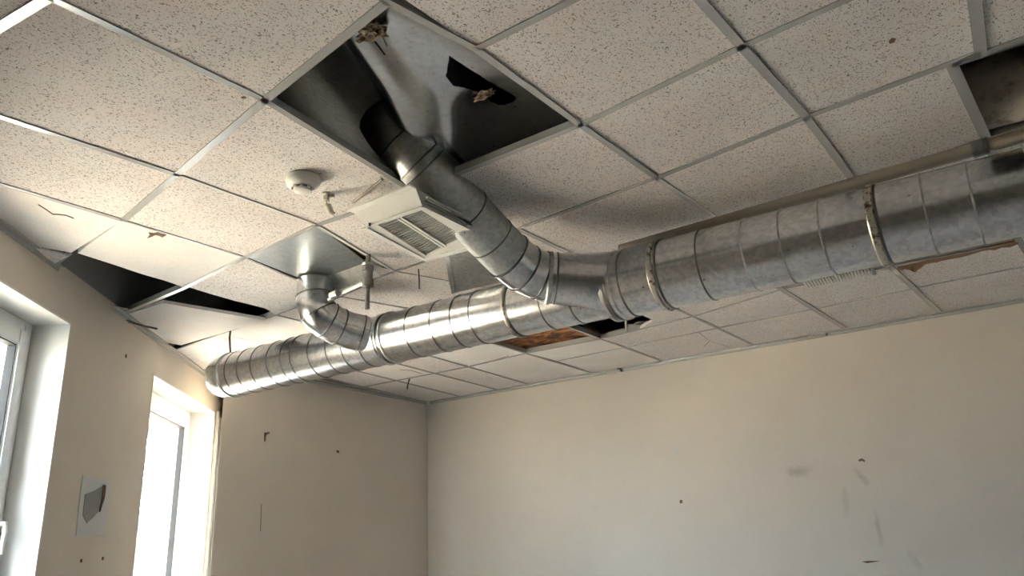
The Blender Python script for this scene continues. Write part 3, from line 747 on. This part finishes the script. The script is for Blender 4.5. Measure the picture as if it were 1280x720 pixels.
tag(clump('insulation_scrap', (606, 118), 3.125, (.035, .014), 'insulation'), 'small brown insulation scrap at the edge of the black tear', 'insulation')
for a, b2 in (((469, 52), (481, 68)),):
    MB().tube([C(*a, 3.150), C(*b2, 3.150)], .003, 8).build('scratch', 'dark_wire', pd)

# ------------------------------------------------------------------ the gap above the far tiles: rusty board, wool, hanging strip
rb = tag(MB().prism([(-3.5, 3.75, 2.985), (-2.74, 3.75, 2.985), (-2.74, 4.75, 3.00), (-3.5, 4.75, 3.00)], .02).build('rusty_board', 'rust'), 'rust-stained orange board above the missing tile under the spiral duct', 'board')
tag(clump('insulation_wool', (800, 408), 2.985, (.075, .022), 'wool_grey'), 'pale grey wool bulging from the gap beside the black opening', 'insulation')
tag(MB().tube([C(781, 387, 2.958), C(782, 401, 2.935), C(783, 414, 2.915)], .006, 8).build('hanging_strip', 'bar_white', None, True), 'thin pale strip hanging in the black opening under the duct', 'strip')
# torn tile fragments along the gap
xs_ = [1122, 1131, 1142, 1147, 1156, 1170, 1186, 1203, 1219, 1236, 1252, 1273]
ys_ = [338-(x-1122)*.222+random.uniform(0, 4) for x in xs_]; ys_[2] += 4; ys_[3] += 5
for i in range(len(xs_)-1):
    x0, x1 = xs_[i], xs_[i+1]
    MB().prism([C(x0, 334-(x0-1122)*.222, ZC+.003), C(x1, 334-(x1-1122)*.222, ZC+.003), C(x1, ys_[i+1], ZC-.004), C((x0+x1)/2, (ys_[i]+ys_[i+1])/2+random.uniform(-1, 2), ZC-.006), C(x0, ys_[i], ZC-.004)], .006).build('tile_fragment', 'torn_brown', deck)

# old return grille half hidden behind the duct
gr = thing('return_grille', 'small slotted return grille half hidden behind the spiral duct', 'grille', C(1050, 345))
q = [C(985, 340, ZC-.016), C(1096, 314, ZC-.016), C(1106, 340, ZC-.016), C(1004, 362, ZC-.016)]
MB().prism([p+Vector((0, 0, .075)) for p in q], .004).build('backing', 'galv_dull', gr)
for i in range(22):
    t = .06+.80*i/21; a = q[0].lerp(q[1], t); b2 = q[3].lerp(q[2], t); n = (q[1]-q[0]).normalized()
    MB().obox(a, b2-a, n*.009, (0, 0, .010)).build('slat', 'bar_worn', gr)
strip(q[2].lerp(q[3], .12)+Vector((0, 0, -.004)), q[1].lerp(q[0], .12)+Vector((0, 0, -.004)), .016, .006, 'galv_dark', gr, 'frame')

# ------------------------------------------------------------------ hanger wires, hooks, cable ends
def wire(name, pts, r, label, m='dark_wire', cat='wire'):
    return tag(MB().tube(pts, r, 8).build(name, m, None, True), label, cat)
hl = ax(286)
wire('hanger_wire', [C(288, 413, ZC+.002), C(287, 422, 2.92), hl+Vector((0, 0, RL+.003))], .006, 'dark hanger wire holding the closed end of the spiral duct')
wire('hanger_wire', [C(523, 336, ZC+.002), C(524, 350, 2.90), C(524, 361, 2.87)], .0035, 'thin wire hanging from the tile seam beside the grey valve')
wire('hanger_wire', [C(512, 474, ZC+.002), C(510, 480, 2.925), C(509, 486, 2.90)], .006, 'short dark wire stub hanging from the tiles near the room corner')
wire('loose_cable', [C(151, 396, ZC), C(158, 400, 2.93), C(168, 404, 2.925), C(182, 408, 2.93), C(196, 411, 2.935)], .006, 'loose black cable end poking out of the broken tile by the window wall', cat='cable')
wire('loose_cable', [C(163, 401, 2.93), C(159, 407, 2.92), C(156, 412, 2.915)], .004, 'short black cable curl under the wall angle by the broken tile', cat='cable')
wire('metal_strip', [C(131, 380, ZC+.01), C(160, 387, ZC+.01)], .006, 'thin pale metal strip lying across the dark hole by the window wall', 'bar_white', 'strip')
s_, z_ = rsz(778, 463)
hk = thing('wall_hook', 'small dark hook high on the long wall under the ceiling edge', 'hook', R3(s_, .002, z_))
MB().tube([R3(s_, .001, z_), R3(s_, .008, z_)], .014, 12).build('plate', 'galv_dark', hk)
MB().tube([R3(s_, .006, z_), R3(s_+.005, .03, z_-.012), R3(s_+.005, .04, z_+.005), R3(s_-.02, .035, z_+.012)], .005, 8).build('hook_arm', 'dark_wire', hk, True)
# metal seen inside the hole by the window wall
tag(MB().prism([C(232, 352, 3.04), C(300, 372, 3.04), C(350, 384, 3.04), C(330, 360, 3.04), C(260, 335, 3.04)], .12).build('duct_offcut', 'galv', None, False, .004), 'bluish galvanised offcut inside the wedge gap by the window wall', 'duct offcut')

# ------------------------------------------------------------------ marks and fixings on the walls
def rmark(name, pxs, th, m, label, cat):
    return tag(MB().prism([R3(*(lambda sz: (sz[0], .001, sz[1]))(rsz(*p))) for p in pxs], th, (RN.x, RN.y, 0)).build(name, m), label, cat)
rmark('plaster_chip', [(1073, 575), (1077, 573), (1081, 575), (1081, 578), (1078, 576), (1074, 577)], .003, 'torn_brown', 'small dark plaster chip above the brown streak on the long wall', 'chip')
rmark('plaster_crack', [(1077, 702), (1085, 701), (1101, 701), (1091, 703), (1084, 704)], .002, 'torn_brown', 'short dark horizontal crack low on the long wall', 'crack')
rmark('wall_plug', [(844, 564), (847, 563), (848, 567), (845, 568)], .004, 'patch', 'tiny grey wall plug in the middle of the long wall', 'wall plug')
rmark('wall_plug', [(850, 625), (853, 625), (853, 629), (850, 629)], .004, 'torn_brown', 'tiny dark wall plug low on the long wall', 'wall plug')
rmark('nail', [(1033, 416), (1035, 416), (1035, 420), (1033, 420)], .02, 'dark_wire', 'short dark nail just under the ceiling on the long wall', 'nail')
def bmark(name, pxs, th, m, label, cat):
    return tag(MB().prism([(BX+.001, *byz(*p)) for p in pxs], th, (1, 0, 0)).build(name, m), label, cat)
bmark('nail', [(330, 541), (336, 540), (336, 542), (332, 543), (331, 552), (330, 552)], .006, 'torn_brown', 'bent rusty nail on the short end wall beside the window', 'nail')
bmark('screw_hole', [(420, 563), (423, 563), (424, 566), (421, 566)], .003, 'torn_brown', 'dark screw hole in the middle of the short end wall', 'screw hole')
bmark('wall_plug', [(323, 666), (326, 668), (327, 671), (324, 670)], .006, 'patch', 'pale wall plug low on the short end wall beside the window', 'wall plug')
bmark('crack_line', [(326, 630), (327, 630), (326, 664), (325, 664)], .001, 'patch_grey', 'faint vertical hairline crack on the short end wall', 'crack')
wp = thing('wall_patch', 'torn white paper patch on the pier between the windows', 'patch', W3(1.15, .002, EYE+.22))
def wpoly(pxs, off): return [W3(s, off, z) for s, z in (wsz(*p) for p in pxs)]
n3 = (WN.x, WN.y, 0)
MB().prism(wpoly([(103, 594), (120, 600), (137, 600), (134, 640), (131, 671), (112, 669), (94, 670), (98, 632)], .001), .003, n3).build('paper', 'patch', wp)
MB().prism(wpoly([(105, 618), (118, 613), (129, 606), (127, 622), (121, 640), (114, 648), (107, 654), (102, 644)], .0045), .002, n3).build('bare_plaster', 'patch_grey', wp)
MB().prism(wpoly([(127, 606), (129.5, 607), (128, 622), (122, 640), (125, 624)], .0055), .008, n3).build('curled_edge', 'torn_brown', wp)
for p, l in (((101, 701), 'upper nail hole below the torn paper patch'), ((128, 698), 'second nail hole below the torn paper patch, nearer the far window')):
    s, z = wsz(*p); tag(MB().wbox(s-.008, s+.008, .001, .004, z-.008, z+.008).build('nail_hole', 'torn_brown'), 'small dark '+l, 'nail hole')
s, z = wsz(157, 445); tag(MB().wbox(s-.008, s+.008, .001, .004, z-.010, z+.010).build('nail_hole', 'torn_brown'), 'small dark nail hole high on the pier above the torn paper patch', 'nail hole')

# small damage on tiles
def tmark(pxs, label_m='torn_brown', th=.002, z=ZC+.0015):
    MB().prism([C(*p, z) for p in pxs], th).build('tile_damage', label_m, deck)
tmark([(1111, 52), (1115, 48), (1120, 49), (1118, 53), (1112, 55)]); tmark([(184, 298), (187, 294), (186, 291), (191, 293), (196, 291), (200, 293), (208, 294), (203, 297), (199, 295), (194, 294), (190, 296)])
tmark([(301, 122), (305, 121), (308, 123), (303, 124)])
for pts in ([(48, 256), (56, 261), (66, 268), (72, 268), (82, 269), (92, 273)], [(360+0, 0+0), (0, 0)][:0], [(608, 454), (622, 449), (636, 445)], [(500, 462), (514, 463), (527, 467)]):
    if len(pts) > 1: MB().tube([C(*p, ZC+.003) for p in pts], .002, 6).build('tile_crack', 'torn_brown', deck)
MB().tube([C(873, 415, ZC+.003), C(887, 426, ZC+.003), C(912, 434, ZC+.003)], .0022, 6).build('tile_crack', 'torn_brown', deck)
MB().tube([C(887, 426, ZC+.003), C(880, 433, ZC+.003)], .0018, 6).build('tile_crack', 'torn_brown', deck)

# ------------------------------------------------------------------ outdoors
out = -WN
og = MB(); 
def O3(s, d, z): q = WA+WU*s-WN*d; return Vector((q.x, q.y, z))
nx, ny = 24, 24
for j in range(ny+1):
    for i in range(nx+1):
        s = -45+110*i/nx; d = .44+(j/ny)**1.6*60
        mb = og; mb.v.append(O3(s, d, -.35+max(0, d-14)*.045+.12*math.sin(s*.5)*math.sin(d*.4)*(d > 2)))
for j in range(ny):
    for i in range(nx): a = j*(nx+1)+i; og.f.append((a, a+1, a+nx+2, a+nx+1))
k_ = len(og.v); og.v += [Vector((XE+.27, -30, -.36)), Vector((60, -30, -.36)), Vector((60, 40, -.36)), Vector((XE+.27, 40, -.36))]; og.f.append((k_, k_+1, k_+2, k_+3))
struct(og.build('ground', 'grass_dry', None, True), 'dry straw-coloured grass outside the windows')
def tree(s, d, h, seed, label):
    rnd = random.Random(seed); base = O3(s, d, -.35+max(0, d-14)*.045-.1)
    t = thing('bare_tree', label, 'tree', base, 'bare trees outside')
    trunk = MB(); br_ = MB()
    def grow(p, d_, L, r, lev):
        pts = [p]; q = p; dd = d_.normalized()
        for k in range(3):
            dd = (dd+Vector((rnd.uniform(-.2, .2), rnd.uniform(-.2, .2), rnd.uniform(-.02, .16)))).normalized(); q = q+dd*L/3; pts.append(q)
        (trunk if lev == 0 else br_).tube(pts, [r, r*.85, r*.7, r*.55], 6 if lev else 10, (False, False))
        if lev < 4:
            for k in range(4 if lev < 3 else 3):
                f_ = rnd.uniform(.45, 1); i_ = min(2, int(f_*3)); st = pts[i_].lerp(pts[i_+1], f_*3-i_ if f_ < 1 else 1)
                a = rnd.uniform(0, 6.28); nd2 = (dd*.8+Vector((math.cos(a), math.sin(a), rnd.uniform(-.1, .5)))*.8)
                grow(st, nd2, L*rnd.uniform(.55, .8), r*.5, lev+1)
    grow(base, Vector((0, 0, 1)), h*.4, h*.022, 0)
    trunk.build('trunk', 'bark', t, True); br_.build('branches', 'bark', t)
    return t
def seen(px, dist):        # position along / away from the window wall of the spot at that distance on the sight line of column px
    d = ray(px, 640); d = Vector((d.x, d.y)).normalized()*dist - WA
    return d.dot(WU), -d.dot(WN)
tree(*seen(176, 13), 5.5, 3, 'bare tree with spreading branches close to the far window')
tree(*seen(180, 38), 9, 8, 'distant bare tree on the dry slope')
tree(*seen(2, 9), 6, 11, 'bare tree outside the near window')
shrub = tree(*seen(182, 9.5), 2.0, 21, 'low leafless shrub on the grass outside the far window'); shrub.name = 'bare_shrub'; shrub['category'] = 'shrub'; del shrub['group']
hs0, hd = seen(199, 20)
hb = thing('neighbour_house', 'white rendered house outside the far window', 'house', O3(hs0+3, hd-3, -.4))
e1 = (WU*.35+WN*.94).normalized(); e2 = Vector((-e1.y, e1.x))     # front of the house faces the window
hp = WA+WU*hs0-WN*hd
def H3(a, b2, z): q = hp+e1*a+e2*b2; return Vector((q.x, q.y, z))
sg = 1 if e2.dot(hp) > 0 else -1
MB().hexa([H3(0, 0, -.6), H3(7, 0, -.6), H3(7, sg*6, -.6), H3(0, sg*6, -.6), H3(0, 0, 5.2), H3(7, 0, 5.2), H3(7, sg*6, 5.2), H3(0, sg*6, 5.2)]).build('wall', 'render_white', hb)
MB().add([H3(-.4, -sg*.4, 5.2), H3(7.4, -sg*.4, 5.2), H3(7.4, sg*6.4, 5.2), H3(-.4, sg*6.4, 5.2), H3(-.4, sg*3, 7.2), H3(7.4, sg*3, 7.2)],
         [(0, 1, 5, 4), (2, 3, 4, 5), (0, 4, 3), (1, 2, 5), (0, 3, 2, 1)]).build('roof', 'roof_tile', hb)
bh = thing('added_house', 'added unseen brown house blocking the low sky at the near window', 'house', O3(-2, 12, -.4))  # house added out of view to block low sky and shade the long wall
MB().hexa([O3(-5.5, 9, -.6), O3(1.0, 9, -.6), O3(1.0, 15, -.6), O3(-5.5, 15, -.6), O3(-5.5, 9, 5.6), O3(1.0, 9, 5.6), O3(1.0, 15, 5.6), O3(-5.5, 15, 5.6)]).build('wall', 'house_brown', bh)
MB().add([O3(-5.9, 8.6, 5.6), O3(1.4, 8.6, 5.6), O3(1.4, 15.4, 5.6), O3(-5.9, 15.4, 5.6), O3(-5.9, 12, 8.2), O3(1.4, 12, 8.2)],
         [(0, 1, 5, 4), (2, 3, 4, 5), (0, 4, 3), (1, 2, 5), (0, 3, 2, 1)]).build('roof', 'roof_tile', bh)
for s0_ in (-4.6, -2.4, -.4):
    wf = MB().hexa([O3(s0_, 8.94, 1.0), O3(s0_+1.0, 8.94, 1.0), O3(s0_+1.0, 9.0, 1.0), O3(s0_, 9.0, 1.0), O3(s0_, 8.94, 2.4), O3(s0_+1.0, 8.94, 2.4), O3(s0_+1.0, 9.0, 2.4), O3(s0_, 9.0, 2.4)]).build('house_window', 'pvc', bh)
    MB().hexa([O3(s0_+.1, 8.92, 1.1), O3(s0_+.9, 8.92, 1.1), O3(s0_+.9, 8.94, 1.1), O3(s0_+.1, 8.94, 1.1), O3(s0_+.1, 8.92, 2.3), O3(s0_+.9, 8.92, 2.3), O3(s0_+.9, 8.94, 2.3), O3(s0_+.1, 8.94, 2.3)]).build('house_pane', 'gasket', wf)
